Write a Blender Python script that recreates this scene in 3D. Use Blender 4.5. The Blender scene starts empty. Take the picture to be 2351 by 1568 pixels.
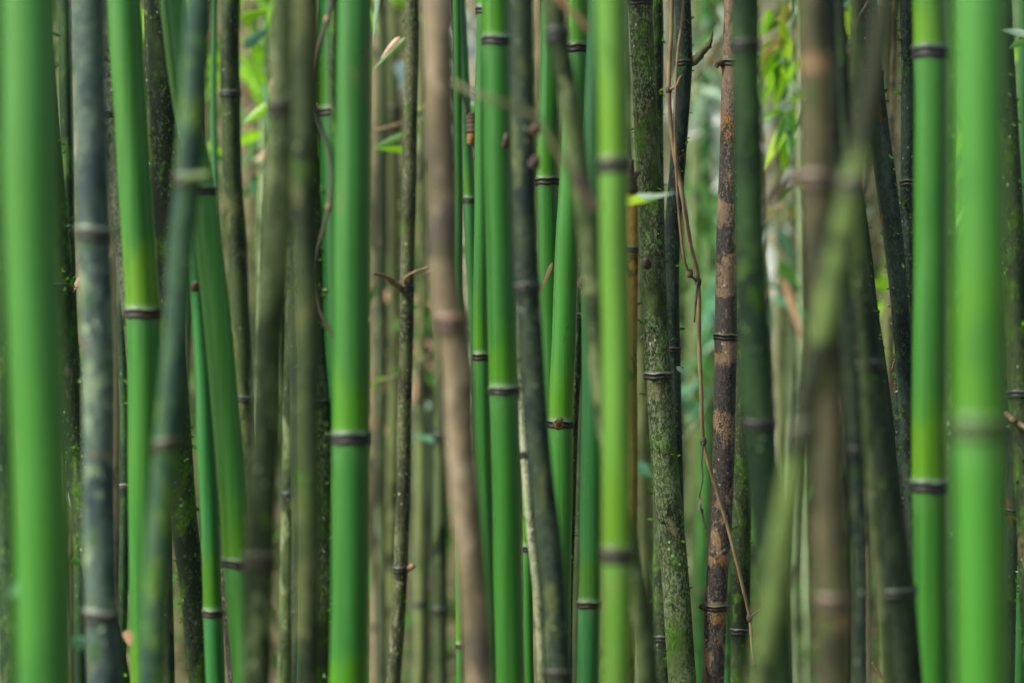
import bpy, math, random
import numpy as np
from mathutils import Vector
R = math.radians
rng = np.random.default_rng(7)
random.seed(7)
S = bpy.context.scene
COL = S.collection

# ------------------------------------------------------------------ camera, sky, sun, exposure
CAM_Z, LENS, FOCUS = 1.6, 85.0, 4.0
cam_d = bpy.data.cameras.new('camera')
cam = bpy.data.objects.new('camera', cam_d); COL.objects.link(cam)
cam.location = (0, 0, CAM_Z); cam.rotation_euler = (R(90), 0, 0)
cam_d.lens = LENS; cam_d.sensor_width = 36; cam_d.clip_end = 600; cam_d.clip_start = 0.05
cam_d.dof.use_dof = True; cam_d.dof.focus_distance = FOCUS; cam_d.dof.aperture_fstop = 2.4
S.camera = cam

SUN_AZ, SUN_EL = R(-116), R(44)           # azimuth from +Y (the view direction) towards +X
sd = Vector((math.sin(SUN_AZ)*math.cos(SUN_EL), math.cos(SUN_AZ)*math.cos(SUN_EL), math.sin(SUN_EL)))
W = bpy.data.worlds.new('World'); S.world = W; W.use_nodes = True
wn = W.node_tree.nodes; wl = W.node_tree.links
bg = wn.get('Background') or wn.new('ShaderNodeBackground')
sky = wn.new('ShaderNodeTexSky'); sky.sky_type = 'NISHITA'; sky.sun_disc = False
sky.sun_elevation = SUN_EL; sky.sun_rotation = SUN_AZ
sky.dust_density = 3.0; sky.air_density = 1.0; sky.ozone_density = 1.0
wl.new(sky.outputs[0], bg.inputs[0]); bg.inputs[1].default_value = 0.05
ld = bpy.data.lights.new('sun', 'SUN'); ld.energy = 1.5; ld.angle = R(13); ld.color = (1, .96, .88)
lo = bpy.data.objects.new('sun', ld); COL.objects.link(lo)
lo.rotation_euler = sd.to_track_quat('Z', 'Y').to_euler(); lo.location = (-6, -3, 9)
S.view_settings.view_transform = 'Standard'; S.view_settings.look = 'None'
S.view_settings.gamma = 1; S.view_settings.use_curve_mapping = False
S.view_settings.exposure = 2.1
S.render.engine = 'CYCLES'
S.cycles.use_denoising = True
S.cycles.max_bounces = 6; S.cycles.diffuse_bounces = 3; S.cycles.glossy_bounces = 2
S.cycles.transmission_bounces = 3; S.cycles.transparent_max_bounces = 4

# ------------------------------------------------------------------ helpers: frame coordinates and curves
PX = 36/LENS/2351.0
def pt(x, y, d):
    k = PX*d
    return np.array(((x-1175.5)*k, d, CAM_Z-(y-783.75)*k))

def ground_z(x, y):
    t = max(0.0, y-8.5)
    h = .42*t*t/(t+5.0)
    return h + .05*math.sin(x*1.3+y*.7)*min(1, t/4) + .12*math.sin(x*.45-y*.31)*min(1, t/4)

def pchip(xs, ys):
    xs = np.asarray(xs, float); ys = np.asarray(ys, float); n = len(xs)
    h = np.diff(xs); dl = np.diff(ys)/h; m = np.zeros(n)
    if n == 2: m[:] = dl[0]
    else:
        for i in range(1, n-1):
            m[i] = (dl[i-1]*h[i]+dl[i]*h[i-1])/(h[i]+h[i-1])
        m[0] = dl[0]; m[-1] = dl[-1]
    def f(q):
        q = np.asarray(q, float)
        i = np.clip(np.searchsorted(xs, q)-1, 0, n-2)
        t = (q-xs[i])/h[i]
        v = ((1+2*t)*(1-t)**2*ys[i] + t*(1-t)**2*h[i]*m[i] + t*t*(3-2*t)*ys[i+1] + t*t*(t-1)*h[i]*m[i+1])
        L = 260.0                              # beyond the ends the slope dies away, so the stalk ends upright
        lo_, hi_ = q < xs[0], q > xs[-1]
        v = np.where(lo_, ys[0]-m[0]*L*(1-np.exp(-(xs[0]-q)/L)), v)
        v = np.where(hi_, ys[-1]+m[-1]*L*(1-np.exp(-(q-xs[-1])/L)), v)
        return v
    return f

# ------------------------------------------------------------------ helpers: objects
def tag(o, label=None, cat=None, group=None, kind=None):
    if label: o['label'] = label
    if cat: o['category'] = cat
    if group: o['group'] = group
    if kind: o['kind'] = kind
    return o

def empty(name, loc):
    o = bpy.data.objects.new(name, None); COL.objects.link(o); o.location = loc
    o.empty_display_size = .05
    return o

def mesh_obj(name, V, F, mat, parent=None, loc=None, attrs=None, smooth=True):
    me = bpy.data.meshes.new(name)
    me.from_pydata([tuple(map(float, v)) for v in V], [], F)
    if smooth: me.polygons.foreach_set('use_smooth', [True]*len(me.polygons))
    for k, a in (attrs or {}).items():
        at = me.attributes.new(k, 'FLOAT', 'POINT'); at.data.foreach_set('value', np.asarray(a, np.float32))
    me.materials.append(mat); me.update()
    o = bpy.data.objects.new(name, me); COL.objects.link(o)
    if parent: o.parent = parent
    if loc is not None: o.location = loc
    return o

def lathe_faces(n, seg, cap=True):
    F = []
    for i in range(n-1):
        for j in range(seg):
            a = i*seg+j; b = i*seg+(j+1) % seg
            F.append((a, b, b+seg, a+seg))
    if cap:
        F.append(tuple(range(seg-1, -1, -1))); F.append(tuple(range((n-1)*seg, n*seg)))
    return F

def tube_geo(P, rad, seg=8):
    P = [Vector(p) for p in P]; n = len(P); V = []
    up = Vector((0, 1, 0.01))
    for i in range(n):
        t = (P[min(i+1, n-1)]-P[max(i-1, 0)]).normalized()
        a = t.cross(up)
        if a.length < 1e-4: a = t.cross(Vector((1, 0, 0)))
        a.normalize(); b = t.cross(a).normalized()
        for j in range(seg):
            th = 2*math.pi*j/seg
            V.append(P[i]+(a*math.cos(th)+b*math.sin(th))*rad[i])
    return V, lathe_faces(n, seg)

def smooth_path(P, n):
    P = np.array([np.array(p, float) for p in P]); m = len(P); s = np.linspace(0, m-1, n)
    i = np.clip(np.floor(s).astype(int), 0, m-2); t = (s-i)[:, None]
    p0 = P[np.clip(i-1, 0, m-1)]; p1 = P[i]; p2 = P[i+1]; p3 = P[np.clip(i+2, 0, m-1)]
    return .5*((2*p1)+(-p0+p2)*t+(2*p0-5*p1+4*p2-p3)*t*t+(-p0+3*p1-3*p2+p3)*t**3)

def leaf_geo(a, b, width, droop=.1, n=7, twist=0.0, side=None):
    """a lance-shaped blade from a to b, folded along its midrib and sagging"""
    a = Vector(a); b = Vector(b); ax = b-a; L = ax.length; t = ax.normalized()
    s = side or Vector((0, 1, 0)).cross(t)
    if s.length < .05: s = Vector((1, 0, 0))
    s = (s - t*s.dot(t)).normalized(); nrm = t.cross(s).normalized()
    c, sn = math.cos(twist), math.sin(twist)
    s, nrm = s*c+nrm*sn, nrm*c-s*sn
    V = []; F = []
    for i in range(n+1):
        u = i/n
        w = width*.5*min(1, (u/.18)**.6 if u > 0 else .12)*(1-u**2.2)**.9+.0004
        c_ = a+ax*u+Vector((0, 0, -1))*(droop*L*(u*u-u*.6))
        V += [c_-s*w+nrm*w*.35, c_, c_+s*w+nrm*w*.35]
        if i:
            k = (i-1)*3
            F += [(k, k+1, k+4, k+3), (k+1, k+2, k+5, k+4)]
    return V, F

# ------------------------------------------------------------------ materials
MATS = {}
class NT:
    def __init__(s, name):
        s.m = bpy.data.materials.new(name); s.m.use_nodes = True
        s.n = s.m.node_tree.nodes; s.l = s.m.node_tree.links; s.n.clear()
        s.out = s.n.new('ShaderNodeOutputMaterial'); s.p = s.n.new('ShaderNodeBsdfPrincipled')
        s.l.new(s.p.outputs[0], s.out.inputs[0])
    def new(s, t, **k):
        x = s.n.new(t)
        for a, b in k.items(): setattr(x, a, b)
        return x
    def link(s, a, b): s.l.new(a, b)
    def val(s, sock, v):
        if hasattr(v, 'links'): s.l.new(v, sock)
        else: sock.default_value = v
    def coords(s, scale):
        if not hasattr(s, 'base'):
            tc = s.new('ShaderNodeTexCoord'); oi = s.new('ShaderNodeObjectInfo')
            mu = s.new('ShaderNodeMath', operation='MULTIPLY'); mu.inputs[1].default_value = 53.0
            s.link(oi.outputs['Random'], mu.inputs[0])
            ad = s.new('ShaderNodeVectorMath', operation='ADD')
            s.link(tc.outputs['Object'], ad.inputs[0]); s.link(mu.outputs[0], ad.inputs[1])
            s.base = ad.outputs[0]
        m = s.new('ShaderNodeVectorMath', operation='MULTIPLY')
        s.link(s.base, m.inputs[0]); m.inputs[1].default_value = scale
        return m.outputs[0]
    def noise(s, scale, detail=3, rough=.55, dist=0.0):
        t = s.new('ShaderNodeTexNoise'); s.link(s.coords(scale), t.inputs['Vector'])
        t.inputs['Scale'].default_value = 1; t.inputs['Detail'].default_value = detail
        t.inputs['Roughness'].default_value = rough; t.inputs['Distortion'].default_value = dist
        return t.outputs['Fac']
    def rng(s, v, a, b, c=0.0, d=1.0, smooth=True):
        m = s.new('ShaderNodeMapRange'); m.interpolation_type = 'SMOOTHSTEP' if smooth else 'LINEAR'
        s.link(v, m.inputs[0])
        for i, q in zip((1, 2, 3, 4), (a, b, c, d)): m.inputs[i].default_value = q
        return m.outputs[0]
    def math(s, op, a, b):
        m = s.new('ShaderNodeMath', operation=op); s.val(m.inputs[0], a); s.val(m.inputs[1], b); return m.outputs[0]
    def mix(s, f, a, b, mode='MIX'):
        m = s.new('ShaderNodeMix', data_type='RGBA', blend_type=mode)
        s.val(m.inputs[0], f)
        s.val(m.inputs[6], a if hasattr(a, 'links') else (*a, 1)); s.val(m.inputs[7], b if hasattr(b, 'links') else (*b, 1))
        return m.outputs[2]
    def attr(s, name):
        a = s.new('ShaderNodeAttribute', attribute_name=name); return a.outputs['Fac']
    def bump(s, h, strength, dist=.002):
        b = s.new('ShaderNodeBump'); b.inputs['Strength'].default_value = strength; b.inputs['Distance'].default_value = dist
        s.link(h, b.inputs['Height']); s.link(b.outputs[0], s.p.inputs['Normal'])

def mat_green(bloom=(.022, .148, .019), bare=(.050, .200, .001), zone=.095, stain=.0, stain_col=(.10, .13, .03)):
    """fresh culm: bluish wax bloom over each internode, rubbed bare just above every ring"""
    key = ('g', bloom, bare, zone, stain)
    if key in MATS: return MATS[key]
    n = NT('fresh_green_stalk_skin')
    ab = n.math('ADD', n.attr('above'), n.rng(n.noise((45, 45, 18), 2), .3, .7, -.022, .022))
    f = n.rng(ab, zone*.45, zone*1.1)
    c = n.mix(f, bare, bloom)
    # slow drift of the bloom along and around the stalk, long vertical streaks
    dr = n.rng(n.noise((18, 18, 5), 3), .3, .7)
    c = n.mix(n.math('MULTIPLY', dr, .45), c, tuple(.55*a+.45*b for a, b in zip(bloom, bare)))
    st = n.rng(n.noise((170, 170, 2.2), 3), .25, .75, .70, 1.2)
    c = n.mix(1.0, c, n.mix(st, (0, 0, 0), (1, 1, 1)), 'MULTIPLY')
    # scuffed wax: long pale smears, thin scratches, grime
    sm = n.rng(n.noise((32, 32, 4), 4, .6, .3), .52, .70)
    c = n.mix(n.math('MULTIPLY', sm, .22), c, tuple(x*1.5+.035 for x in bloom))
    gr = n.rng(n.noise((90, 90, 7), 4, .65), .60, .72)
    c = n.mix(n.math('MULTIPLY', gr, .25), c, tuple(x*.5 for x in bare))
    # powdery band under the ring
    be = n.rng(n.attr('below'), .004, .05, 1, 0)
    c = n.mix(n.math('MULTIPLY', be, n.rng(n.noise((60, 60, 30), 3), .3, .7, .15, .5)), c, tuple(min(1, x*1.1+.05) for x in bloom))
    c = n.mix(n.math('MULTIPLY', n.rng(n.attr('above'), .004, .014, 1, 0), .5), c, (.30, .40, .24))
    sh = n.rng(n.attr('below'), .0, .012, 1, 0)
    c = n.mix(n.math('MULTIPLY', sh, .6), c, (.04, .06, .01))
    sp = n.rng(n.noise((70, 70, 48), 2, .6), .70, .76)
    c = n.mix(n.math('MULTIPLY', sp, .55), c, (.03, .10, .01))
    if stain:
        c = n.mix(n.math('MULTIPLY', n.rng(n.noise((14, 14, 7), 3, .5, .4), .58, .66), stain), c, stain_col)
    n.link(c, n.p.inputs['Base Color'])
    n.val(n.p.inputs['Roughness'], n.rng(n.noise((30, 30, 9), 3), .3, .7, .27, .38))
    n.p.inputs['Specular IOR Level'].default_value = .55
    n.bump(n.noise((220, 220, 6), 2), .12, .001)
    MATS[key] = n.m; return n.m

def mat_old(A, B, C=(.30, .22, .13), c_cov=.0, lichen=.0, lich_col=(.38, .42, .30), moss=.0, moss_col=(.10, .22, .012),
            sc=14, bump=.3, speck=.0, rough=.62, vst=.4, tone_col=None, tone_var=.8):
    """old culm: two pigments in upright blotches, peeled or scarred patches, lichen specks, moss film"""
    key = ('o', A, B, C, c_cov, lichen, lich_col, moss, moss_col, sc, bump, speck, tone_col)
    if key in MATS: return MATS[key]
    n = NT('old_stalk_skin')
    f = n.rng(n.noise((sc, sc, sc*vst), 5, .66, .5), .42, .58)
    c = n.mix(f, A, B)
    fine = n.noise((190, 190, 110), 3, .6)
    c = n.mix(1.0, c, n.mix(n.rng(fine, .25, .75, .62, 1.3), (0, 0, 0), (1, 1, 1)), 'MULTIPLY')
    ring = n.rng(n.attr('below'), .0, .03, 1, 0)
    c = n.mix(n.math('MULTIPLY', ring, .55), c, tuple(x*.45 for x in A))
    if c_cov:
        g = n.noise((sc*1.3, sc*1.3, sc*.6), 4, .62, .5)
        c = n.mix(n.rng(g, .66-.3*c_cov, .70-.3*c_cov), c, n.mix(n.rng(fine, .3, .7), C, tuple(x*.55 for x in C)))
    if tone_col:  # second tone mixed in along the height
        g = n.math('ADD', n.attr('age'), n.math('MULTIPLY', n.math('SUBTRACT', n.noise((sc*1.8, sc*1.8, sc*1.1), 5, .62, .6), .5), tone_var))
        c = n.mix(n.rng(g, .42, .58), c, n.mix(n.rng(fine, .3, .7), tone_col, tuple(x*.6 for x in tone_col)))
    if speck:
        k = n.rng(n.noise((380, 380, 260), 3, .65), .48, .60)
        msk = n.rng(n.noise((26, 26, 14), 4), .52-.1*speck, .66-.1*speck)
        c = n.mix(n.math('MULTIPLY', n.math('MULTIPLY', k, msk), .9), c, (.012, .012, .012))
    if moss:
        g = n.noise((30, 30, 15), 4, .65)
        c = n.mix(n.rng(g, .66-.28*moss, .76-.28*moss), c, n.mix(n.rng(fine, .3, .7), moss_col, tuple(x*.45 for x in moss_col)))
    if lichen:
        g = n.noise((240, 240, 150), 4, .7); h = n.noise((16, 16, 8), 3)
        a = n.math('MULTIPLY', n.rng(g, .60-.14*lichen, .66-.14*lichen), n.rng(h, .36, .56))
        c = n.mix(n.math('MULTIPLY', a, .5), c, lich_col)
        v = n.new('ShaderNodeTexVoronoi'); n.link(n.coords((95, 95, 75)), v.inputs['Vector']); v.inputs['Scale'].default_value = 1
        d = n.math('MULTIPLY', n.rng(v.outputs['Distance'], .10, .24, 1, 0), n.rng(n.noise((28, 28, 20), 2), .56, .62))
        c = n.mix(d, c, tuple(min(.8, x*1.5) for x in lich_col))
    n.link(c, n.p.inputs['Base Color'])
    n.p.inputs['Roughness'].default_value = rough; n.p.inputs['Specular IOR Level'].default_value = .22
    if bump: n.bump(n.noise((260, 260, 170), 4, .65), bump, .0025)
    MATS[key] = n.m; return n.m

def mat_ring(low=(.035, .022, .022), groove=(.012, .009, .009), lip=(.22, .20, .17)):
    key = ('r', low, groove, lip)
    if key in MATS: return MATS[key]
    n = NT('node_ring_bark')
    h = n.attr('h')
    c = n.mix(n.rng(h, -.35, -.1), low, groove)
    c = n.mix(n.math('MULTIPLY', n.rng(h, .30, .55), n.rng(n.noise((90, 90, 60), 3), .3, .65, .45, 1)), c, lip)
    k = n.rng(n.noise((160, 160, 260), 3), .55, .68)
    c = n.mix(n.math('MULTIPLY', k, .5), c, tuple(min(1, x*3+.03) for x in low))
    n.link(c, n.p.inputs['Base Color']); n.p.inputs['Roughness'].default_value = .5
    n.bump(n.noise((200, 200, 300), 3), .3, .001)
    MATS[key] = n.m; return n.m

def mat_leaf(col, col2=None, tr=.45, name='leaf_blade'):
    key = ('l', col, col2)
    if key in MATS: return MATS[key]
    n = NT(name); col2 = col2 or tuple(x*.6 for x in col)
    c = n.mix(n.rng(n.noise((25, 25, 25), 2), .35, .65), col, col2)
    n.link(c, n.p.inputs['Base Color']); n.p.inputs['Roughness'].default_value = .38
    t = n.new('ShaderNodeBsdfTranslucent'); n.link(n.mix(.5, c, tuple(min(1, x*1.3) for x in col)), t.inputs[0])
    m = n.new('ShaderNodeMixShader'); m.inputs[0].default_value = tr
    n.link(n.p.outputs[0], m.inputs[1]); n.link(t.outputs[0], m.inputs[2]); n.link(m.outputs[0], n.out.inputs[0])
    MATS[key] = n.m; return n.m

def mat_twig(a, b, name='twig_bark'):
    key = ('t', a, b)
    if key in MATS: return MATS[key]
    n = NT(name); c = n.mix(n.rng(n.noise((60, 60, 25), 4), .35, .65), a, b)
    n.link(c, n.p.inputs['Base Color']); n.p.inputs['Roughness'].default_value = .7
    n.bump(n.noise((300, 300, 200), 3), .3, .001)
    MATS[key] = n.m; return n.m

# pigments -------------------------------------------------------------------
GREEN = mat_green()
GREEN_YELLOW = mat_green((.025, .158, .019), (.085, .23, .001), .11)  # skin with a yellower bare zone above its rings
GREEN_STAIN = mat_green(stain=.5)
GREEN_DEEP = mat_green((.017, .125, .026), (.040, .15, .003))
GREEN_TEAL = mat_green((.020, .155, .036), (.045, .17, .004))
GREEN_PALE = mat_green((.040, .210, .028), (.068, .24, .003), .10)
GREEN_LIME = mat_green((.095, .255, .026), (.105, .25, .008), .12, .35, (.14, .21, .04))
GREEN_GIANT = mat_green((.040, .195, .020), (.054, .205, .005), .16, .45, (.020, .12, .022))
BLUEGREY = mat_old((.028, .052, .054), (.072, .120, .090), (.24, .16, .10), .2, .4, (.24, .32, .22), .32, (.045, .12, .03), sc=19, bump=.15, tone_col=(.19, .27, .165), tone_var=2.4)
BLUEGREEN = mat_old((.018, .052, .036), (.050, .12, .050), (.10, .20, .035), .32, .1, (.2, .3, .16), .3, (.07, .2, .03), sc=17, bump=.1)
OLIVE = mat_old((.024, .042, .014), (.088, .132, .042), (.19, .24, .10), .34, .2, (.22, .28, .17), .25, (.06, .13, .018), sc=16, bump=.1, vst=.35)
OLIVE_DARK = mat_old((.010, .019, .007), (.038, .062, .019), (.09, .11, .036), .32, .15, (.14, .19, .09), .35, (.04, .10, .01), sc=16, bump=.15)
GREEN_DARK = mat_old((.011, .034, .014), (.032, .080, .024), (.065, .14, .025), .28, .1, (.12, .2, .1), .3, (.05, .13, .01), sc=15, bump=.15)
DARKBLUE = mat_old((.013, .028, .022), (.036, .062, .032), (.10, .13, .05), .26, .2, (.20, .24, .16), .25, (.045, .11, .012), sc=15, bump=.2)
BLACKISH = mat_old((.008, .017, .009), (.026, .044, .018), (.07, .055, .018), .10, .1, (.08, .13, .07), .35, (.03, .085, .01), sc=16, bump=.4)
BLACKMOSS = mat_old((.012, .022, .020), (.035, .060, .040), (.20, .075, .015), .10, .4, (.10, .17, .11), .3, (.045, .12, .02), sc=18, bump=.6)
MOSSY = mat_old((.032, .050, .016), (.085, .130, .040), (.20, .17, .08), .14, .8, (.33, .39, .24), .54, (.072, .19, .012), sc=16, bump=.5)
MOSSY_BROWN = mat_old((.026, .032, .013), (.078, .090, .038), (.18, .17, .10), .22, .4, (.27, .30, .19), .3, (.06, .14, .012), sc=20, bump=.5)
MOSSY_DARK = mat_old((.014, .027, .011), (.036, .062, .020), (.12, .10, .05), .12, .25, (.18, .24, .13), .5, (.06, .15, .012), sc=18, bump=.5)
LICHEN = mat_old((.13, .16, .08), (.26, .29, .17), (.04, .06, .025), .28, .9, (.46, .49, .38), .3, (.10, .2, .02), sc=24, bump=.4)
TAN = mat_old((.105, .088, .048), (.225, .182, .108), (.29, .235, .155), .32, .0, moss=.25, moss_col=(.085, .105, .033), sc=14, bump=.1, vst=.3, tone_col=(.095, .082, .058), tone_var=1.5)
BROWN = mat_old((.026, .030, .015), (.076, .070, .034), (.12, .105, .05), .28, .0, moss=.3, moss_col=(.05, .08, .02), sc=13, bump=.12, tone_col=(.20, .135, .068), tone_var=1.2)
PURPLE = mat_old((.028, .020, .020), (.075, .055, .05), (.15, .1, .06), .2, .5, (.25, .24, .2), .0, sc=25, bump=.4)
MOTTLED = mat_old((.37, .245, .145), (.24, .175, .12), (.40, .21, .065), .30, .3, (.38, .32, .24), .0, sc=22, bump=.9, speck=1.0, vst=.5, tone_col=(.088, .078, .070), tone_var=2.0)
YELLOW = mat_old((.20, .115, .02), (.27, .18, .035), (.07, .045, .012), .35, .0, moss=.15, moss_col=(.12, .16, .02), sc=20, bump=.2)
LIMEOLD = mat_old((.048, .082, .020), (.100, .160, .038), (.03, .05, .013), .42, .0, moss=.25, moss_col=(.035, .075, .013), sc=13, bump=.1, vst=.35, tone_col=(.020, .030, .012), tone_var=1.2)

RING_G = mat_ring((.018, .010, .009), (.005, .004, .003), (.09, .15, .06))
RING_P = mat_ring((.014, .010, .015), (.006, .005, .006), (.07, .13, .07))
RING_OLD = mat_ring((.014, .014, .009), (.006, .006, .005), (.06, .075, .045))
RING_PALE = mat_ring((.022, .026, .017), (.010, .012, .008), (.20, .24, .18))
RING_TAN = mat_ring((.075, .048, .028), (.03, .02, .013), (.24, .16, .10))
RING_OLIVE = mat_ring((.026, .030, .011), (.011, .012, .006), (.09, .11, .045))
RING_SOFT = mat_ring((.040, .085, .016), (.028, .06, .012), (.06, .15, .025))
RING_FAINT = mat_ring((.055, .042, .025), (.03, .024, .015), (.13, .095, .055))
RING_DARK = mat_ring((.012, .014, .010), (.006, .007, .006), (.05, .07, .045))
MOSS = mat_leaf((.12, .28, .02), (.05, .14, .015), .25, 'moss_sprig')
MOSS_PALE = mat_leaf((.20, .32, .08), (.10, .2, .03), .25, 'moss_sprig')
BUD = mat_twig((.045, .03, .03), (.12, .07, .045), 'bud_scale')
TWIG_TAN = mat_twig((.26, .17, .08), (.12, .085, .045))
TWIG_DARK = mat_twig((.045, .032, .03), (.10, .07, .05))
TWIG_MOSS = mat_twig((.07, .13, .03), (.035, .06, .02))
TWIG_OLIVE = mat_twig((.16, .17, .07), (.09, .09, .04))

# ------------------------------------------------------------------ the bamboo stalk
RING_PROFILE = [(-1.0, -.004), (-.85, .025), (-.65, .052), (-.45, .048), (-.25, .018), (0, .018), (.2, .035), (.4, .075), (.62, .085), (.8, .045), (1.0, -.004)]

def moss_mesh(C, Rr, zlo, zhi, count, rs, length=.007):
    V = []; F = []
    zs = np.array([c[2] for c in C]); ph = rs.uniform(0, 6, 4)
    tries = 0
    while len(F) < count*2 and tries < count*12:
        tries += 1
        z = rs.uniform(zlo, zhi); th = rs.uniform(0, 2*math.pi)
        dens = .5+.5*math.sin(z*17+ph[0]+2*math.sin(th+ph[1]))*math.sin(z*41+ph[2]+th)
        if rs.uniform() > dens**2.2+.03: continue
        x = np.interp(z, zs, [c[0] for c in C]); y = np.interp(z, zs, [c[1] for c in C]); r = np.interp(z, zs, Rr)
        o = np.array((math.cos(th), math.sin(th), 0.0)); p = np.array((x, y, z))+o*r*.98
        for q in range(rs.integers(2, 5)):
            L = length*rs.uniform(.4, 1.3)*(1 if rs.uniform() < .9 else 1.9)
            dr = o+rs.normal(0, .55, 3); dr /= np.linalg.norm(dr)
            sd_ = np.cross(dr, rs.normal(0, 1, 3)); sd_ /= np.linalg.norm(sd_)
            w = L*.16; k = len(V)
            V += [p-sd_*w*.6, p+sd_*w*.6, p+dr*L*.6+sd_*w, p+dr*L, p+dr*L*.6-sd_*w]
            F += [(k, k+1, k+2, k+3, k+4)]
            if rs.uniform() < .6:
                k = len(V); d2 = dr+sd_*.9*rs.choice((-1, 1)); m = p+dr*L*.5
                V += [m, m+d2*L*.5+sd_*w*.3, m+d2*L*.55]
                F += [(k, k+1, k+2)]
    return V, F

ALL = {}
def stalk(key, label, group, d, mat, pts, w, nodes=(), ring=RING_OLD, ring_h=.0085, tilt=None, moss=0, moss_mat=None,
          flare=.07, stubs=(), top=5.6, age=None, wob=1.0, cut_top=None, ring_boost=1.0):
    rs = np.random.default_rng(sum(ord(c)*(i+1) for i, c in enumerate(key)))
    k = PX*d
    pts = sorted(pts, key=lambda p: p[1])
    fx = pchip([p[1] for p in pts], [p[0] for p in pts])
    fw = (lambda y: np.full(np.shape(y), float(w))) if not isinstance(w, (list, tuple)) else (lambda y: np.interp(y, [a for a, b in w], [b for a, b in w]))
    z2y = lambda z: 783.75+(CAM_Z-z)/k
    y2z = lambda y: CAM_Z-(y-783.75)*k
    zb0 = ground_z((float(fx(1568))-1175.5)*k, d)-.03
    ztop = y2z(cut_top) if cut_top is not None else max(top, y2z(-250))
    zv0, zv1 = max(zb0+.05, y2z(1700)), min(ztop-.01, y2z(-140))
    nz = sorted(y2z(y) for y in nodes)
    step = .010 if d < 4.6 else .03
    zs = list(np.arange(zv0, zv1, step))+list(np.linspace(zb0, zv0, 14)[:-1])+list(np.linspace(zv1, ztop, 16))
    for q in nz: zs += [q-.03, q-.012, q-.006, q-.002, q+.002, q+.006, q+.012, q+.02, q+.03]
    zs = np.unique(np.round([z for z in zs if zb0 <= z <= ztop], 4))
    # internode bookkeeping; rings outside the picture continue at the same spacing
    gap = (np.median(np.diff(nz)) if len(nz) > 1 else .36)
    vn = list(nz) if nz else [y2z(1568)-.4, y2z(0)+.25]
    if not nz: gap = 2.0
    if nz:                                     # the next rings lie outside the picture
        vn.insert(0, min(vn[0]-gap, y2z(1640))); vn.append(max(vn[-1]+gap, y2z(-90)))
    while vn[0] > zb0+gap: vn.insert(0, vn[0]-gap)
    while vn[-1] < ztop-gap: vn.append(vn[-1]+gap)
    vn = np.array(vn)
    ab = np.array([min([z-q for q in vn if q <= z] or [.3]) for z in zs])
    be = np.array([min([q-z for q in vn if q > z] or [.3]) for z in zs])
    X = (fx(z2y(zs))-1175.5)*k
    a1, a2, a3 = rs.uniform(0, 6.28, 3)
    X = X+wob*k*(1.1*np.sin(zs*9+a1)+.6*np.sin(zs*23+a2))
    kk = rs.uniform(-1.7, 1.7, len(vn)); X = X+wob*k*np.interp(zs, vn, kk)
    Y = d+wob*.006*np.sin(zs*2.1+a3)
    rad = .5*k*np.asarray(fw(z2y(zs)), float)
    over = np.clip(zs-zv1, 0, None); rad = rad*np.clip(1-.045*over, .35, 1)
    near = np.minimum(ab, be)
    rad = rad*(1+flare*np.exp(-near/.009)+.018*np.exp(-near/.035))*(1+.007*np.sin(zs*31+a2)+.007*np.sin(zs*12.7+a3))
    seg = 24 if d < 4.6 else 12
    th = np.linspace(0, 2*math.pi, seg, endpoint=False)
    e1, e2 = rs.uniform(0, 6.28, 2)
    prof = 1+.012*np.cos(2*th+e1)+.006*np.cos(3*th+e2)
    base = np.array((X[0], Y[0], zb0+.03))
    C = np.stack([X, Y, zs], 1)-base
    V = np.empty((len(zs), seg, 3))
    rr = rad[:, None]*prof[None]
    V[:, :, 0] = C[:, 0:1]+rr*np.cos(th); V[:, :, 1] = C[:, 1:2]+rr*np.sin(th); V[:, :, 2] = C[:, 2:3]
    root = empty('bamboo_stalk', base)
    tag(root, label, 'bamboo stalk', group)
    mesh_obj('stem', V.reshape(-1, 3), lathe_faces(len(zs), seg), mat, root,
             attrs={'above': np.repeat(ab, seg), 'below': np.repeat(be, seg),
                    **({'age': np.repeat(np.interp(z2y(zs), [a for a, b in age], [b for a, b in age]), seg)} if age else {})})
    def at(z): return np.array((np.interp(z, zs, C[:, 0]), np.interp(z, zs, C[:, 1]), z-base[2]))
    def rad_at(z): return float(np.interp(z, zs, rad))
    for q in nz:
        if not zb0+.05 < q < ztop-.01: continue
        c = at(q); r = rad_at(q); hh = .72*ring_h*(.75+.25*r/.02)*rs.uniform(.9, 1.12)*ring_boost
        RV = []; RA = []; tx = rs.uniform(-.05, .05) if tilt is None else tilt
        ty = rs.uniform(-.05, .05); seg2 = 28
        for (hz, dr) in RING_PROFILE:
            for j in range(seg2):
                t_ = 2*math.pi*j/seg2
                wv = 1+.25*math.sin(3*t_+e1)*dr*3
                rj = r*(1.0+dr*.95*wv)+.0003
                RV.append((rj*math.cos(t_), rj*math.sin(t_), hz*hh+rj*(tx*math.cos(t_)+ty*math.sin(t_))+.0006*math.sin(5*t_+e2)))
                RA.append(hz)
        mesh_obj('node_ring', RV, lathe_faces(len(RING_PROFILE), seg2, False), ring, root, loc=c, attrs={'h': RA})
    for st in stubs:
        kind, P2, r0, r1, m = st
        P3 = [pt(x, y, d-dd)-base for x, y, dd in P2]
        sp = smooth_path(P3, max(4, 5*(len(P3)-1)))
        rad_s = np.linspace(r0, r1, len(sp))*(1+.12*np.sin(np.arange(len(sp))*1.7+a1))
        tv, tf = tube_geo(sp, rad_s, 8)
        mesh_obj(kind, tv, tf, m, root)
    if moss:
        mv, mf = moss_mesh(C, rad, zv0-base[2], zv1-base[2], moss, rs)
        tag(mesh_obj('moss', mv, mf, moss_mat or MOSS, root, smooth=False), kind='stuff')
    ALL[key] = root
    return root

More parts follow.
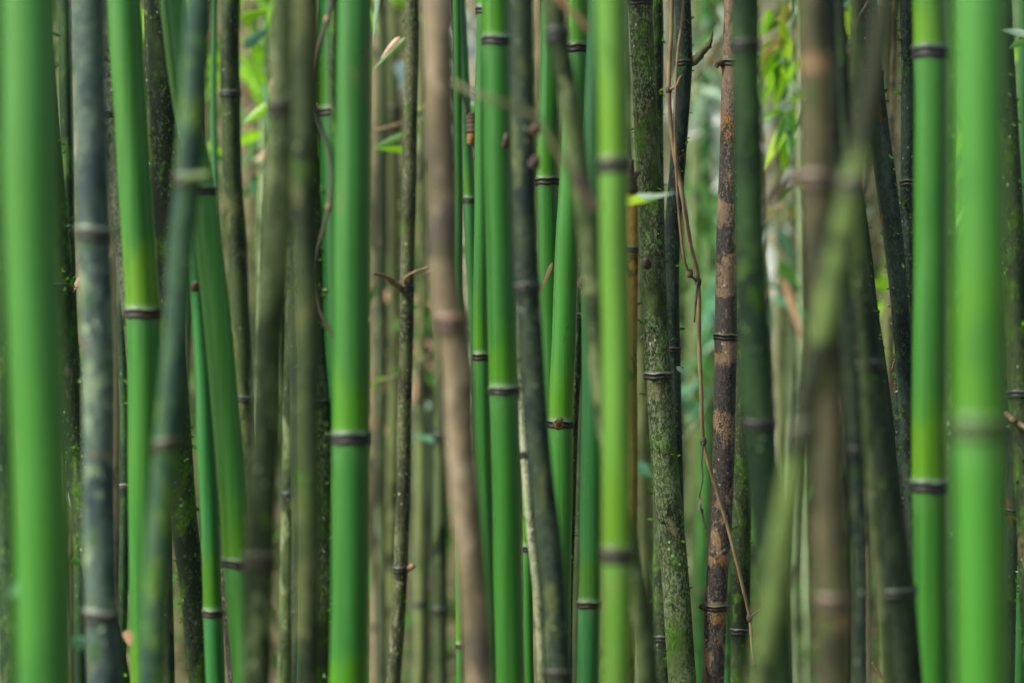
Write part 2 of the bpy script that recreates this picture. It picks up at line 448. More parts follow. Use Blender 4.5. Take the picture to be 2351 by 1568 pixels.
# ------------------------------------------------------------------ the setting
def build_ground():
    xs = np.concatenate([np.linspace(-160, -20, 15)[:-1], np.linspace(-20, 20, 81), np.linspace(20, 160, 15)[1:]])
    ys = np.concatenate([np.linspace(-60, -4, 12)[:-1], np.linspace(-4, 30, 103), np.linspace(30, 260, 32)[1:]])
    V = []; F = []
    for y in ys:
        for x in xs: V.append((x, y, min(ground_z(x, y), 40+.2*math.sin(x*.1))))
    nx = len(xs)
    for j in range(len(ys)-1):
        for i in range(nx-1):
            a = j*nx+i; F.append((a, a+1, a+nx+1, a+nx))
    n = NT('leaf_litter')
    c = n.mix(n.rng(n.noise((1.1, 1.1, 1.1), 4), .38, .62), (.11, .095, .042), (.045, .080, .02))
    c = n.mix(n.rng(n.noise((9, 9, 9), 4), .42, .6), c, (.20, .165, .08))
    c = n.mix(n.rng(n.noise((40, 40, 40), 3), .5, .68), c, (.06, .045, .025))
    n.link(c, n.p.inputs['Base Color']); n.p.inputs['Roughness'].default_value = .9
    n.bump(n.noise((30, 30, 30), 4), .6, .03)
    tag(mesh_obj('ground', V, F, n.m), kind='structure')
build_ground()

GF, GO, GB = 'fresh green bamboo stalks', 'old mottled bamboo stalks', 'distant blurred bamboo stalks'
# ------------------------------------------------------------------ stalks, from the left of the picture to the right
stalk('g1', 'widest pale green bamboo stalk, ringless and blurred, near the left picture edge', GF, 2.15, GREEN_GIANT,
      [(68, 0), (70, 450), (80, 784), (98, 1184), (106, 1568)], 128)
stalk('g0', 'dim green stalk half cut off by the left edge beside the widest pale green stalk', GF, 4.9, GREEN_DARK,
      [(4, 0), (8, 784), (30, 1568)], 56)
stalk('m1', 'leaning mossy dark green stalk tucked behind the right of the widest pale green stalk', GO, 3.6, MOSSY_DARK,
      [(96, 150), (122, 480), (146, 784), (180, 1084), (228, 1364), (268, 1568)], 62, [660], RING_DARK, moss=420)
stalk('b1', 'bluish grey stalk with tan blotches and two pale lipped rings beside the widest stalk', GO, 2.75, BLUEGREY,
      [(203, 0), (208, 270), (215, 537), (224, 784), (235, 1414), (243, 1568)], 75, [537, 1414], RING_PALE, ring_h=.011, flare=.06, tilt=-.1, age=[(0, .05), (480, .1), (520, .4), (540, .1), (700, .25), (820, .5), (960, .6), (1080, .35), (1190, .3), (1220, .05), (1400, .3), (1430, .0), (1568, .1)])
stalk('g2', 'bright green stalk with one brown ring at mid height, beside the bluish grey stalk', GF, 3.35, GREEN_YELLOW,
      [(287, 0), (308, 390), (328, 718), (331, 800), (334, 1200), (337, 1568)], 76, [718], RING_G, ring_h=.010)
stalk('b2', 'blue green blotched old stalk crossing in front of two bright green stalks', GO, 2.5, BLUEGREEN,
      [(460, 0), (443, 250), (430, 410), (418, 540), (406, 784), (386, 1019), (368, 1250), (350, 1568)], 60, [412, 1019], RING_OLIVE, tilt=.12,
      stubs=[('branch_stub', [(425, 412, .03), (455, 405, .05), (484, 402, .06)], .006, .004, TWIG_MOSS)])
stalk('g3', 'bright green stalk leaning left, passing behind the blue green blotched stalk', GF, 3.4, GREEN_PALE,
      [(398, 0), (424, 220), (462, 430), (478, 560), (502, 784), (526, 1034), (546, 1294), (566, 1568)], [(0, 58), (784, 64), (1568, 66)], [436, 1294], RING_G, tilt=-.08)
stalk('g4', 'slim teal green stalk with one dark ring low down beside a thin purplish stalk', GF, 3.5, GREEN_TEAL,
      [(440, 0), (446, 400), (454, 700), (460, 784), (474, 1084), (487, 1409), (494, 1568)], [(0, 26), (700, 28), (1000, 42), (1568, 44)], [1409], RING_G,
      stubs=[('bud', [(448, 662, .02), (450, 652, .028), (451, 646, .03)], .006, .003, BUD)])
stalk('dk1', 'thin dark purplish stalk leaning between the slim teal stalk and a bright green one', GO, 3.8, PURPLE,
      [(466, 600), (473, 784), (491, 1114), (508, 1250), (524, 1450), (534, 1568)], 24, [1114], RING_DARK)
stalk('ms1', 'mossy dark stalk leaning left in the lower left, half covered by the blue green stalk', GO, 3.7, MOSSY_DARK,
      [(385, 600), (402, 900), (420, 1150), (440, 1350), (462, 1568)], 60, [], RING_DARK, moss=420)
stalk('d2', 'dark olive stalk with a black ring near the top, left of a tan gap', GO, 4.9, OLIVE_DARK,
      [(530, 0), (530, 215), (534, 400), (545, 600), (555, 784), (563, 916), (574, 1150), (585, 1568)], 44, [215, 916], RING_DARK)
stalk('tg1', 'very thin teal stalk just left of the dark olive stalk with a black upper ring', GF, 5.4, GREEN_TEAL,
      [(491, 0), (492, 400), (500, 800), (505, 1568)], 16)
stalk('d3', 'thin dark mossy stalk in the gap left of the blue green blotched stalk', GO, 4.6, MOSSY_DARK,
      [(398, 0), (394, 385), (380, 600), (370, 780), (360, 1100), (355, 1568)], 24, [408, 490], RING_DARK, moss=150)
stalk('d3b', 'dim brown green stalk close behind the right edge of the first ringed green stalk', GO, 4.3, OLIVE_DARK,
      [(342, 0), (350, 300), (366, 600), (372, 784), (380, 1200), (385, 1568)], 30)
stalk('ms0', 'lichen pale slim stalk with a dark ring, left of the first ringed green stalk', GO, 3.65, LICHEN,
      [(246, 0), (254, 262), (270, 450), (290, 650), (306, 800), (330, 1100), (345, 1568)], 38, [262], RING_DARK, moss=120)
stalk('o1', 'broad blurred olive grey stalk with two dull rings, leaning gently, left of centre', GO, 2.55, OLIVE,
      [(656, 0), (651, 250), (640, 450), (626, 650), (617, 784), (605, 1050), (594, 1286), (588, 1568)], 68, [250, 1286], RING_OLIVE, ring_h=.012)
stalk('o2', 'broad dark olive blurred stalk standing right beside the olive grey one', GO, 2.5, OLIVE_DARK,
      [(701, 0), (702, 400), (707, 700), (709, 1000), (707, 1568)], 60)
stalk('ms2', 'mossy stalk mostly hidden behind the broad dark olive stalk, furry along both edges', GO, 3.45, MOSSY,
      [(688, 0), (702, 450), (713, 784), (724, 926), (728, 1100), (727, 1568)], 66, [926], RING_DARK, moss=900, moss_mat=MOSS_PALE)
stalk('og1', 'faint olive green stalk with a dark smudged ring behind the broad olive pair', GO, 5.0, OLIVE,
      [(676, 0), (672, 600), (668, 784), (661, 1136), (655, 1568)], 36, [1136], RING_DARK)
stalk('og2', 'thin grey stalk with a dark ring low behind the broad dark olive stalk', GO, 4.7, DARKBLUE,
      [(672, 0), (676, 1000), (678, 1409), (680, 1568)], 20, [1409], RING_DARK)
stalk('g5', 'thick bright green stalk with one grey purple ring, left of centre, tallest clear column', GF, 3.05, GREEN_STAIN,
      [(815, 0), (812, 300), (808, 784), (805, 1006), (800, 1568)], [(0, 79), (784, 84), (1568, 87)], [1006], RING_P, ring_h=.012)
stalk('g5b', 'green stalk half hidden behind the thick bright green column, dark ring showing at its left', GF, 3.45, GREEN_DEEP,
      [(764, 0), (763, 258), (768, 500), (776, 784), (790, 1000), (797, 1300), (800, 1568)], 66, [258], RING_G, moss=60, moss_mat=MOSS_PALE)
stalk('mt', 'thin furry dark stalk squeezed between the thick green column and the stalk behind it', GO, 3.3, MOSSY_DARK,
      [(768, 0), (766, 240), (790, 500), (805, 784), (810, 1568)], 15, [], RING_DARK, moss=260)
stalk('teal', 'narrow teal stalk edge showing low beside the broad dark olive stalk', GF, 4.4, GREEN_TEAL,
      [(712, 0), (705, 900), (697, 1284), (690, 1568)], 18)
stalk('m3', 'slim brownish mossy stalk with thin twigs branching from its ring, left of the tan stalk', GO, 4.6, MOSSY_BROWN,
      [(947, 0), (938, 390), (934, 662), (932, 784), (924, 1084), (918, 1306), (904, 1568)], 33, [662, 1306], RING_DARK, moss=60,
      stubs=[('branch_stub', [(930, 662, .0), (906, 652, .03), (893, 640, .06), (878, 632, .08), (856, 628, .1)], .0075, .002, TWIG_TAN),
             ('branch_stub', [(932, 660, .01), (930, 640, .03), (950, 625, .05), (986, 612, .07)], .004, .0015, TWIG_TAN),
             ('branch_stub', [(925, 1308, .0), (940, 1304, .01), (950, 1299, .02)], .008, .005, TWIG_TAN)])
stalk('br1', 'broad tan brown dead stalk with a knobbly ring, leaning left near the centre', GO, 2.5, TAN,
      [(1006, 0), (1015, 390), (1034, 745), (1042, 784), (1062, 1034), (1085, 1300), (1103, 1568)], 68, [745], RING_TAN, ring_h=.013, ring_boost=1.1, age=[(0, .1), (250, .3), (440, .5), (540, .7), (580, .6), (640, .2), (760, .1), (900, .5), (1000, .2), (1100, .3), (1400, .15), (1500, .5), (1568, .3)])
stalk('g6', 'slim dim green stalk just behind the right edge of the tan brown dead stalk', GF, 4.7, GREEN_DEEP,
      [(1056, 0), (1064, 200), (1076, 460), (1085, 650), (1096, 1000), (1100, 1568)], 27, [460], RING_G)
stalk('tg2', 'thin green stalk with a brown ring showing low left of the tan dead stalk', GF, 4.4, GREEN,
      [(1052, 700), (1055, 1100), (1057, 1484), (1058, 1568)], 22, [1484], RING_G)
stalk('g7', 'slim green stalk with a dark ring, thinner of the pair beside the tan stalk', GF, 3.75, GREEN,
      [(1112, 0), (1106, 350), (1104, 819), (1112, 1100), (1122, 1400), (1126, 1568)], 36, [22, 819], RING_G)
stalk('g8', 'bright green stalk with two dark rings, thicker of the pair beside the tan stalk', GF, 3.4, GREEN,
      [(1140, 0), (1142, 95), (1145, 400), (1153, 784), (1157, 896), (1165, 1184), (1173, 1568)], 65, [95, 896], RING_P,
      stubs=[('bud', [(1160, 335, .028), (1162, 320, .036), (1164, 305, .038)], .006, .003, BUD)])
stalk('db1', 'dark slate green stalk leaning across the centre down to the bottom edge', GO, 3.0, DARKBLUE,
      [(1197, 0), (1202, 300), (1211, 660), (1218, 784), (1237, 1034), (1265, 1284), (1284, 1544), (1286, 1568)], 55, [660, 1544], RING_OLD,
      stubs=[('bud', [(1226, 300, .015), (1229, 292, .02), (1230, 284, .02)], .007, .004, BUD),
             ('bud', [(1226, 378, .015), (1229, 368, .02), (1231, 358, .02)], .008, .004, BUD)])
stalk('ly1', 'thin whitish lichen speckled stalk peeping from behind the dark slate green stalk', GO, 3.5, LICHEN,
      [(1185, 700), (1194, 900), (1205, 1044), (1216, 1200), (1232, 1350), (1246, 1568)], 23, [1044], RING_DARK, moss=90)
stalk('tg3', 'thin fresh green stalk with a purple ring beside the whitish lichen stalk at lower centre', GF, 3.85, GREEN,
      [(1202, 800), (1208, 1050), (1212, 1259), (1217, 1568)], 21, [1259], RING_P)
stalk('g9', 'sharp green stalk with a double dark ring in the upper centre, behind a lighter one', GF, 4.08, GREEN,
      [(1268, 0), (1263, 200), (1256, 416), (1258, 600), (1264, 800), (1271, 1000), (1277, 1300), (1280, 1568)], 50, [416], RING_G, ring_h=.0105)
stalk('g10', 'sharp green stalk with an orange bud scar on its lower ring, at the centre', GF, 3.92, GREEN_PALE,
      [(1328, 0), (1329, 110), (1316, 300), (1305, 500), (1300, 600), (1294, 784), (1287, 973), (1286, 1100), (1282, 1300), (1279, 1568)], [(0, 46), (500, 54), (900, 57), (1568, 56)],
      [110, 973], RING_G, ring_h=.0105,
      stubs=[('bud', [(1282, 978, .03), (1284, 968, .044), (1290, 960, .044)], .0085, .004, TWIG_TAN),
             ('bud', [(1276, 975, .03), (1278, 970, .040), (1281, 962, .042)], .006, .002, BUD)])
stalk('dk2', 'thin dark rough stalk running close behind the right edge of the orange scarred green stalk', GO, 4.2, MOSSY_DARK,
      [(1353, 0), (1346, 250), (1332, 600), (1323, 784), (1316, 950), (1306, 1200), (1301, 1400), (1299, 1568)], 26, [725], RING_DARK, moss=60)
stalk('di1', 'olive dark ringed stalk slanting down to the right across the upper centre, out of focus', GO, 2.75, OLIVE,
      [(1268, 0), (1280, 82), (1310, 250), (1330, 400), (1348, 520), (1361, 640), (1372, 784), (1390, 950), (1416, 1120), (1443, 1260), (1466, 1360), (1487, 1568)], 48, [82], RING_DARK, ring_h=.013)
stalk('g11', 'teal green stalk with a brown ring low down, just left of the yellow lime stalk', GF, 3.65, GREEN_TEAL,
      [(1372, 0), (1365, 300), (1359, 645), (1360, 784), (1357, 1034), (1353, 1386), (1351, 1568)], 51, [1386], RING_G,
      stubs=[('bud', [(1338, 655, .015), (1337, 645, .022), (1338, 636, .025)], .008, .004, BUD)])
stalk('g12', 'yellow lime green blurred stalk with two soft rings, right of centre', GF, 2.55, GREEN_LIME,
      [(1404, 0), (1408, 380), (1411, 600), (1416, 784), (1418, 1000), (1419, 1273), (1416, 1568)], [(0, 74), (380, 68), (1568, 68)], [380, 1273], RING_OLIVE, ring_h=.012)
stalk('y1', 'thin orange yellow broken stalk ending in a dark forked bud, behind the yellow lime stalk', GO, 3.6, YELLOW,
      [(1452, 380), (1453, 572), (1450, 784), (1452, 1000), (1446, 1300), (1440, 1568)], 28, [572], RING_G, cut_top=430,
      stubs=[('bud', [(1452, 436, 0), (1452, 420, .006), (1458, 404, .01), (1471, 388, .01)], .010, .002, BUD),
             ('bud', [(1450, 436, 0), (1446, 412, .008), (1448, 388, .012), (1451, 366, .01)], .010, .003, BUD)])
stalk('ms3', 'sharp thick mossy stalk speckled with lichen, with a pale lipped ring at mid height', GO, 3.98, MOSSY,
      [(1471, 0), (1478, 200), (1488, 390), (1497, 590), (1507, 784), (1511, 861), (1521, 1000), (1536, 1184), (1552, 1384), (1565, 1568)], [(0, 53), (600, 58), (1568, 64)], [3, 861], RING_PALE, ring_h=.009, moss=260,
      stubs=[('bud', [(1486, 610, .03), (1484, 600, .042), (1482, 592, .04)], .008, .004, TWIG_DARK)])
stalk('dg1', 'dark blue green stalk hidden behind the foot of the thick mossy lichen stalk', GO, 4.35, MOSSY_DARK,
      [(1506, 500), (1514, 900), (1520, 1200), (1522, 1464), (1525, 1568)], 42, [1464], RING_DARK, moss=150)
stalk('dg2', 'dark mossy stalk with an upward branch at its top ring beside a dry vine', GO, 4.2, BLACKMOSS,
      [(1568, 0), (1570, 145), (1557, 350), (1546, 500), (1544, 784), (1547, 900), (1550, 1100), (1552, 1568)], 37, [145, 804], RING_DARK, moss=220,
      stubs=[('branch_stub', [(1580, 147, .0), (1602, 132, .01), (1612, 118, .015), (1629, 102, .02)], .0085, .006, TWIG_OLIVE),
             ('branch_stub', [(1629, 103, .02), (1633, 88, .02), (1636, 68, .02)], .004, .0015, TWIG_DARK)])
stalk('mo', 'sharp charred stalk with peeling orange patches and black specks, two thin rings', GO, 4.0, MOTTLED,
      [(1686, 0), (1682, 145), (1675, 350), (1668, 600), (1665, 773), (1662, 950), (1655, 1150), (1643, 1394), (1637, 1568)], 51, [145, 773, 1394], RING_G, ring_h=.0085, age=[(0, 0.14), (150, 0.49), (170, 0.09), (280, 0.19), (330, 0.74), (440, 0.69), (480, 0.29), (530, 0.54), (580, 0.54), (630, 0.14), (670, 0.24), (690, 0.74), (765, 0.79), (800, 0.34), (830, 0.39), (860, 0.84), (930, 0.84), (960, 0.14), (1000, 0.54), (1100, 0.60), (1250, 0.56), (1375, 0.64), (1388, 0.04), (1400, 0.24), (1430, 0.44), (1568, 0.56)],
      stubs=[('branch_stub', [(1660, 147, .01), (1650, 143, .015), (1646, 147, .015), (1647, 156, .015)], .006, .0025, BUD),
             ('branch_stub', [(1622, 1394, .01), (1612, 1393, .015), (1607, 1389, .015)], .007, .004, BUD),
             ('bud', [(1686, 775, .0), (1692, 770, .0), (1695, 764, .0)], .005, .003, TWIG_TAN)])
stalk('gr1', 'blurred dark green olive stalk with two faint rings, right of the charred orange stalk', GO, 2.8, GREEN_DARK,
      [(1706, 0), (1708, 105), (1718, 390), (1727, 700), (1732, 784), (1742, 974), (1755, 1134), (1770, 1300), (1785, 1568)], [(0, 60), (784, 72), (1568, 70)], [105, 974], RING_OLD)
stalk('dg3', 'dark green sharp stalk with a thin ring, low between the charred and blurred olive stalks', GO, 4.15, MOSSY_DARK,
      [(1712, 400), (1706, 784), (1704, 1100), (1703, 1250), (1700, 1449), (1698, 1568)], 45, [1449], RING_DARK, moss=150)
stalk('br2', 'wide blurred dark brown stalk with tan bands and rings, in the right half', GO, 2.2, BROWN,
      [(1868, 0), (1874, 155), (1880, 415), (1886, 600), (1895, 784), (1902, 1050), (1912, 1384), (1915, 1568)], [(0, 78), (415, 76), (1568, 78)], [415, 1384], RING_FAINT, ring_h=.012, age=[(0, .0), (120, .15), (140, .85), (165, .85), (185, .1), (370, .1), (405, .5), (420, .5), (440, .1), (520, .35), (560, .3), (700, .05), (1280, .1), (1350, .3), (1405, .7), (1440, .6), (1470, .1), (1568, .1)],
      stubs=[('branch_stub', [(1840, 412, .0), (1808, 412, -.1), (1785, 440, -.2), (1760, 466, -.3)], .007, .004, TWIG_DARK)])
stalk('di2', 'blurred lime olive stalk slanting steeply down to the left before the dark brown stalk', GO, 1.92, LIMEOLD,
      [(2040, 0), (2014, 160), (1984, 320), (1950, 470), (1920, 625), (1886, 784), (1860, 890), (1838, 1010), (1805, 1184), (1776, 1384), (1752, 1568)], 60, [425, 990], RING_OLIVE, ring_h=.012, tilt=.2, age=[(0, 1), (300, 1), (370, .5), (420, .0), (720, .1), (820, .7), (980, .8), (1010, .7), (1080, .1), (1200, .2), (1300, .5), (1400, .35), (1568, .6)])  # second tone darkens the top and some stretches lower down
stalk('dkr', 'black rough stalk with a mossy knot and twig at its top, leaning left, upper right', GO, 3.85, BLACKISH,
      [(1912, 0), (1930, 110), (1945, 300), (1968, 450), (1987, 600), (2000, 720), (2010, 784), (2040, 1050), (2060, 1300), (2070, 1568)], 36, [110, 720], RING_DARK, moss=220,
      stubs=[('branch_stub', [(1936, 128, .02), (1946, 112, .03), (1955, 92, .03), (1968, 50, .03), (1978, 30, .03), (1994, 2, .03)], .006, .002, TWIG_DARK),
             ('bud', [(1940, 135, .02), (1950, 120, .03), (1962, 118, .03), (1970, 108, .03)], .011, .006, BUD),
             ('bud', [(1932, 140, .02), (1938, 150, .03), (1943, 146, .03)], .010, .006, BUD)])
stalk('dkr2', 'very dark wide blurred stalk leaning left behind the crossing lime olive stalk', GO, 3.0, BLACKISH,
      [(1925, 0), (1940, 300), (1962, 600), (1984, 800), (2010, 1000), (2036, 1200), (2060, 1400), (2075, 1568)], [(0, 30), (500, 40), (800, 80), (1568, 86)], [838, 1358], RING_DARK)
stalk('bl1', 'slate blue blurred slim stalk between the dark brown and the very dark wide stalk', GO, 2.75, DARKBLUE,
      [(1918, 400), (1944, 784), (1962, 1000), (1974, 1200), (1978, 1568)], 34, [1034], RING_OLD)
stalk('ol2', 'slim olive blurred stalk in front of the very dark wide stalk, lower right', GO, 2.85, OLIVE,
      [(1978, 700), (2000, 1100), (2018, 1300), (2038, 1568)], 26)
stalk('m5', 'dark mossy leaning stalk with an orange peeled patch, upper right', GO, 3.9, BLACKMOSS,
      [(1988, 0), (2002, 170), (2018, 300), (2035, 420), (2050, 550), (2060, 650), (2072, 784), (2095, 1100), (2105, 1568)], [(0, 48), (500, 48), (700, 40), (1568, 40)], [170], RING_OLD, moss=420)
stalk('m6', 'bent mossy blue black stalk with a moss skirted ring beside a green ringed stalk', GO, 3.95, BLACKMOSS,
      [(2090, 0), (2093, 200), (2092, 420), (2084, 650), (2080, 784), (2073, 984), (2080, 1100), (2086, 1151), (2103, 1234), (2118, 1330), (2140, 1568)], 47, [420, 1151], RING_DARK, moss=800,
      stubs=[('branch_stub', [(2066, 818, .01), (2058, 824, .015), (2052, 834, .015), (2048, 848, .015)], .003, .0012, TWIG_TAN),
             ('branch_stub', [(2058, 824, .015), (2050, 826, .015), (2044, 822, .015)], .0022, .001, TWIG_OLIVE)])
stalk('g13', 'bright green stalk with two dark rings, left of the widest right hand green stalk', GF, 3.15, GREEN_YELLOW,
      [(2133, 0), (2134, 122), (2133, 784), (2133, 1114), (2139, 1568)], [(0, 77), (1568, 78)], [122, 1114], RING_P, ring_h=.011)
stalk('gap1', 'dark blue green stalk in the narrow gap between the two large green stalks at right', GO, 3.3, DARKBLUE,
      [(2176, 0), (2178, 784), (2184, 1568)], 34, [545], RING_OLD)
stalk('g14', 'wide pale green out of focus stalk with a broad shadowy ring, near the right edge', GF, 1.9, GREEN_GIANT,
      [(2250, 0), (2251, 500), (2249, 784), (2249, 984), (2254, 1568)], 119, [984], RING_SOFT, ring_h=.013)
stalk('m7', 'mossy dark stalk with a black ring leaving the picture at the right edge', GO, 3.6, MOSSY_DARK,
      [(2296, 0), (2312, 300), (2330, 600), (2348, 904), (2365, 1200), (2380, 1568)], 56, [904], RING_DARK, moss=320)
stalk('m7b', 'mossy slim stalk with a moss tuft, low behind the wide pale green stalk', GO, 3.9, BLACKMOSS,
      [(2298, 500), (2314, 800), (2326, 950), (2327, 1100), (2317, 1300), (2310, 1568)], 36, [1174], RING_DARK, moss=420)
stalk('gfar', 'dim green stalk at the far right edge in the lower corner, beyond the mossy ones', GF, 5.6, GREEN_DEEP,
      [(2352, 0), (2348, 900), (2344, 1100), (2338, 1568)], 30)
stalk('dgl', 'dark green slim stalk low between the widest green stalk and the bluish grey one', GO, 4.6, GREEN_DARK,
      [(150, 0), (160, 700), (178, 1100), (184, 1568)], 34)
stalk('gd1', 'grey green slim stalk with a dark ring, low right of the bluish grey stalk', GO, 4.5, GREEN_DARK,
      [(276, 600), (284, 900), (285, 1116), (280, 1300), (276, 1568)], 24, [1116], RING_PALE)
# ------------------------------------------------------------------ distant stalks seen through the gaps
def far_mat(name, A, B, C=None):
    return mat_old(tuple(x*.7 for x in A), tuple(x*1.1 for x in B), C or tuple(x*.4 for x in A), .35, .0, moss=.15, moss_col=(.07, .13, .02), sc=7, bump=0, vst=.3)
F_TAN = far_mat('tan', (.19, .165, .085), (.29, .245, .14))
F_CREAM = far_mat('cream', (.44, .42, .26), (.54, .52, .36))
F_OLIVE = far_mat('olive', (.085, .11, .035), (.14, .175, .06))
F_PALEG = far_mat('pale green', (.24, .36, .16), (.32, .44, .22))
F_GREEN = far_mat('green', (.035, .17, .03), (.07, .23, .045))
F_DARK = far_mat('dark', (.034, .055, .022), (.060, .088, .032))
F_BROWN = far_mat('brown', (.095, .080, .042), (.145, .115, .06))
F_GREY = far_mat('grey green', (.10, .145, .075), (.15, .20, .11))
FARS = [
 ('pale olive distant stalk in the gap right of the widest green stalk, high up', 138, 138, 15, 6.6, F_PALEG, []),
 ('brown distant stalk in the gap left of the bluish grey stalk', 153, 158, 14, 7.4, F_BROWN, []),
 ('tan distant stalk directly left of the bluish grey stalk', 163, 172, 12, 8.5, F_TAN, []),
 ('tan distant stalk right of the first ringed green stalk', 364, 358, 18, 8.2, F_TAN, []),
 ('brown distant stalk left of the blue green blotched stalk, high up', 384, 372, 20, 7.2, F_BROWN, []),
 ('brown distant stalk low between the bluish grey and first ringed green stalk', 268, 262, 26, 6.4, F_BROWN, [1240]),
 ('wide tan distant stalk right of the dark olive stalk with a black upper ring', 574, 566, 26, 8.8, F_TAN, [330]),
 ('pale green distant stalk left of the broad olive grey stalk', 606, 588, 18, 6.6, F_PALEG, [640]),
 ('olive distant stalk between the dark olive stalk and the broad olive grey one', 590, 578, 14, 7.4, F_OLIVE, []),
 ('tan distant stalk closest to the thick bright green column on its right', 862, 858, 17, 7.2, F_TAN, []),
 ('dark distant stalk second right of the thick green column', 877, 880, 18, 6.0, F_DARK, [562]),
 ('olive green distant stalk left of the slim brownish mossy stalk', 903, 895, 28, 6.6, F_OLIVE, [250]),
 ('grey green distant stalk low right of the thick green column', 886, 868, 38, 7.6, F_GREY, []),
 ('olive distant stalk right of the slim brownish mossy stalk', 966, 962, 22, 6.5, F_OLIVE, []),
 ('wide grey green distant stalk low between the slim mossy and tan dead stalks', 985, 964, 46, 7.4, F_GREY, []),
 ('dark distant stalk with a pale ring just left of the tan dead stalk, low down', 996, 1010, 32, 5.4, F_DARK, [1000, 1401]),
 ('cream distant stalk between the tan dead stalk and the green twin pair, at the top', 1089, 1082, 24, 9.0, F_CREAM, []),
 ('beige distant stalk in the slit left of the sharp double ringed green stalk', 1236, 1228, 20, 8.0, F_TAN, []),
 ('dark distant stalk in the gap right of the orange scarred green stalk, lower centre', 1330, 1322, 26, 6.0, F_DARK, [1100]),
 ('tan distant stalk in the gap left of the brown ringed teal green stalk', 1334, 1318, 16, 8.6, F_TAN, []),
 ('olive brown distant stalk between the yellow lime and thick mossy lichen stalks', 1462, 1482, 30, 6.4, F_OLIVE, []),
 ('pale green distant stalk right beside the thin orange yellow stalk', 1446, 1470, 12, 7.6, F_PALEG, []),
 ('cream distant stalk left of the dark mossy stalk with an upward branch', 1528, 1540, 22, 9.0, F_CREAM, []),
 ('pale green distant stalk under the dry hanging twig, left one of its gap', 1594, 1584, 24, 8.6, F_PALEG, []),
 ('green distant stalk in the middle of the gap left of the charred stalk', 1620, 1606, 30, 7.8, F_GREEN, []),
 ('tan distant stalk close to the left of the charred orange stalk', 1646, 1626, 22, 9.4, F_TAN, []),
 ('olive distant stalk low in the gap left of the charred stalk', 1606, 1592, 34, 8.2, F_OLIVE, []),
 ('thin pale green distant stalk touching the right foot of the charred stalk', 1690, 1668, 20, 5.2, F_GREEN, []),
 ('cream distant stalk behind the hanging leaf spray, left one', 1764, 1776, 28, 9.0, F_CREAM, []),
 ('olive distant stalk behind the hanging leaf spray, middle one', 1788, 1800, 20, 7.0, F_OLIVE, []),
 ('pale green distant stalk behind the hanging leaf spray, right one', 1814, 1822, 18, 8.0, F_PALEG, []),
 ('thin pale green stalk edge left of the wide dark brown stalk', 1843, 1856, 14, 7.4, F_PALEG, []),
 ('beige distant stalk between the black knotted stalk and the mossy orange patched one', 1974, 1986, 17, 7.5, F_TAN, []),
 ('olive distant stalk between the black rough stalk and bent mossy stalk, at mid height', 2028, 2040, 34, 6.6, F_OLIVE, [560]),
 ('pale green distant stalk left of the bent mossy blue black stalk', 2046, 2050, 16, 7.8, F_PALEG, []),
 ('orange brown distant stalk high up left of the bent mossy stalk', 2048, 2062, 15, 5.4, F_BROWN, [190, 270]),
 ('beige distant stalk at the upper right edge of the picture', 2338, 2330, 24, 8.0, F_TAN, []),
 ('grey green distant stalk at the lower right edge of the picture', 2340, 2352, 26, 7.0, F_GREY, []),
]
rf = random.Random(3)
for i, (lab, xt, xb, w, d, m, nd) in enumerate(FARS):
    mid = (xt+xb)/2+rf.uniform(-9, 9)
    nn = list(nd) or [rf.uniform(60, 1500)]
    d = 4+(d-4)*1.35
    stalk('far%d' % i, lab, GB, d, m, [(xt, 0), (mid, 784), (xb, 1568)], w, nn, rf.choice((RING_DARK, RING_OLD, RING_OLIVE)), ring_h=.012, wob=.6, top=6.5)

# the rest of the grove behind: copies of five stalks, too far and blurred to tell one from the next
protos = []
for i, (m, w) in enumerate([(F_OLIVE, 22), (F_GREY, 20), (F_TAN, 18), (F_PALEG, 18), (F_DARK, 20), (F_GREEN, 18)]):
    x = [420, 905, 1240, 1600, 1990, 620][i]
    protos.append(stalk('grove%d' % i, ['olive', 'grey green', 'tan', 'pale green', 'dark', 'fresh green'][i]+' stalk far back in the grove, blurred among others of its colour',
                  'far back stalks of the grove', 10.2+.5*i, m, [(x, 0), (x+8*math.sin(i), 784), (x+10, 1568)], w, [250+120*i, 900+90*i], RING_OLD, ring_h=.012, top=7.5))
def copy_tree(o, parent=None):
    c = o.copy(); COL.objects.link(c); c.parent = parent
    for ch in o.children: copy_tree(ch, c)
    return c
for i in range(64):
    d = 9.5+8*rf.random()**1.1; xx = rf.uniform(-.25, .25)*d*1.02
    o = copy_tree(protos[(0, 1, 4, 0, 2, 1, 5, 3, 4, 0)[i % 10]]); o.location = (xx, d, ground_z(xx, d)); o.rotation_euler = (rf.uniform(-.03, .03), rf.gauss(0, .055), rf.uniform(0, 6.28))
    s = rf.uniform(.8, 1.25); o.scale = (s, s, 1)

# ------------------------------------------------------------------ twigs, vines and leaves
L_BRIGHT = mat_leaf((.32, .66, .02), (.22, .54, .015), .6)
L_LIME = mat_leaf((.52, .80, .03), (.42, .70, .03), .6)
L_MID = mat_leaf((.09, .26, .035), (.06, .2, .03), .4)
L_PALE = mat_leaf((.40, .55, .40), (.28, .45, .28), .3)
L_WHITE = mat_leaf((.72, .78, .74), (.6, .68, .62), .3)
L_TAN = mat_leaf((.50, .32, .19), (.40, .24, .13), .3)
L_TEAL = mat_leaf((.14, .36, .20), (.1, .3, .15), .4)
L_YELLOW = mat_leaf((.42, .42, .06), (.34, .36, .05), .4)

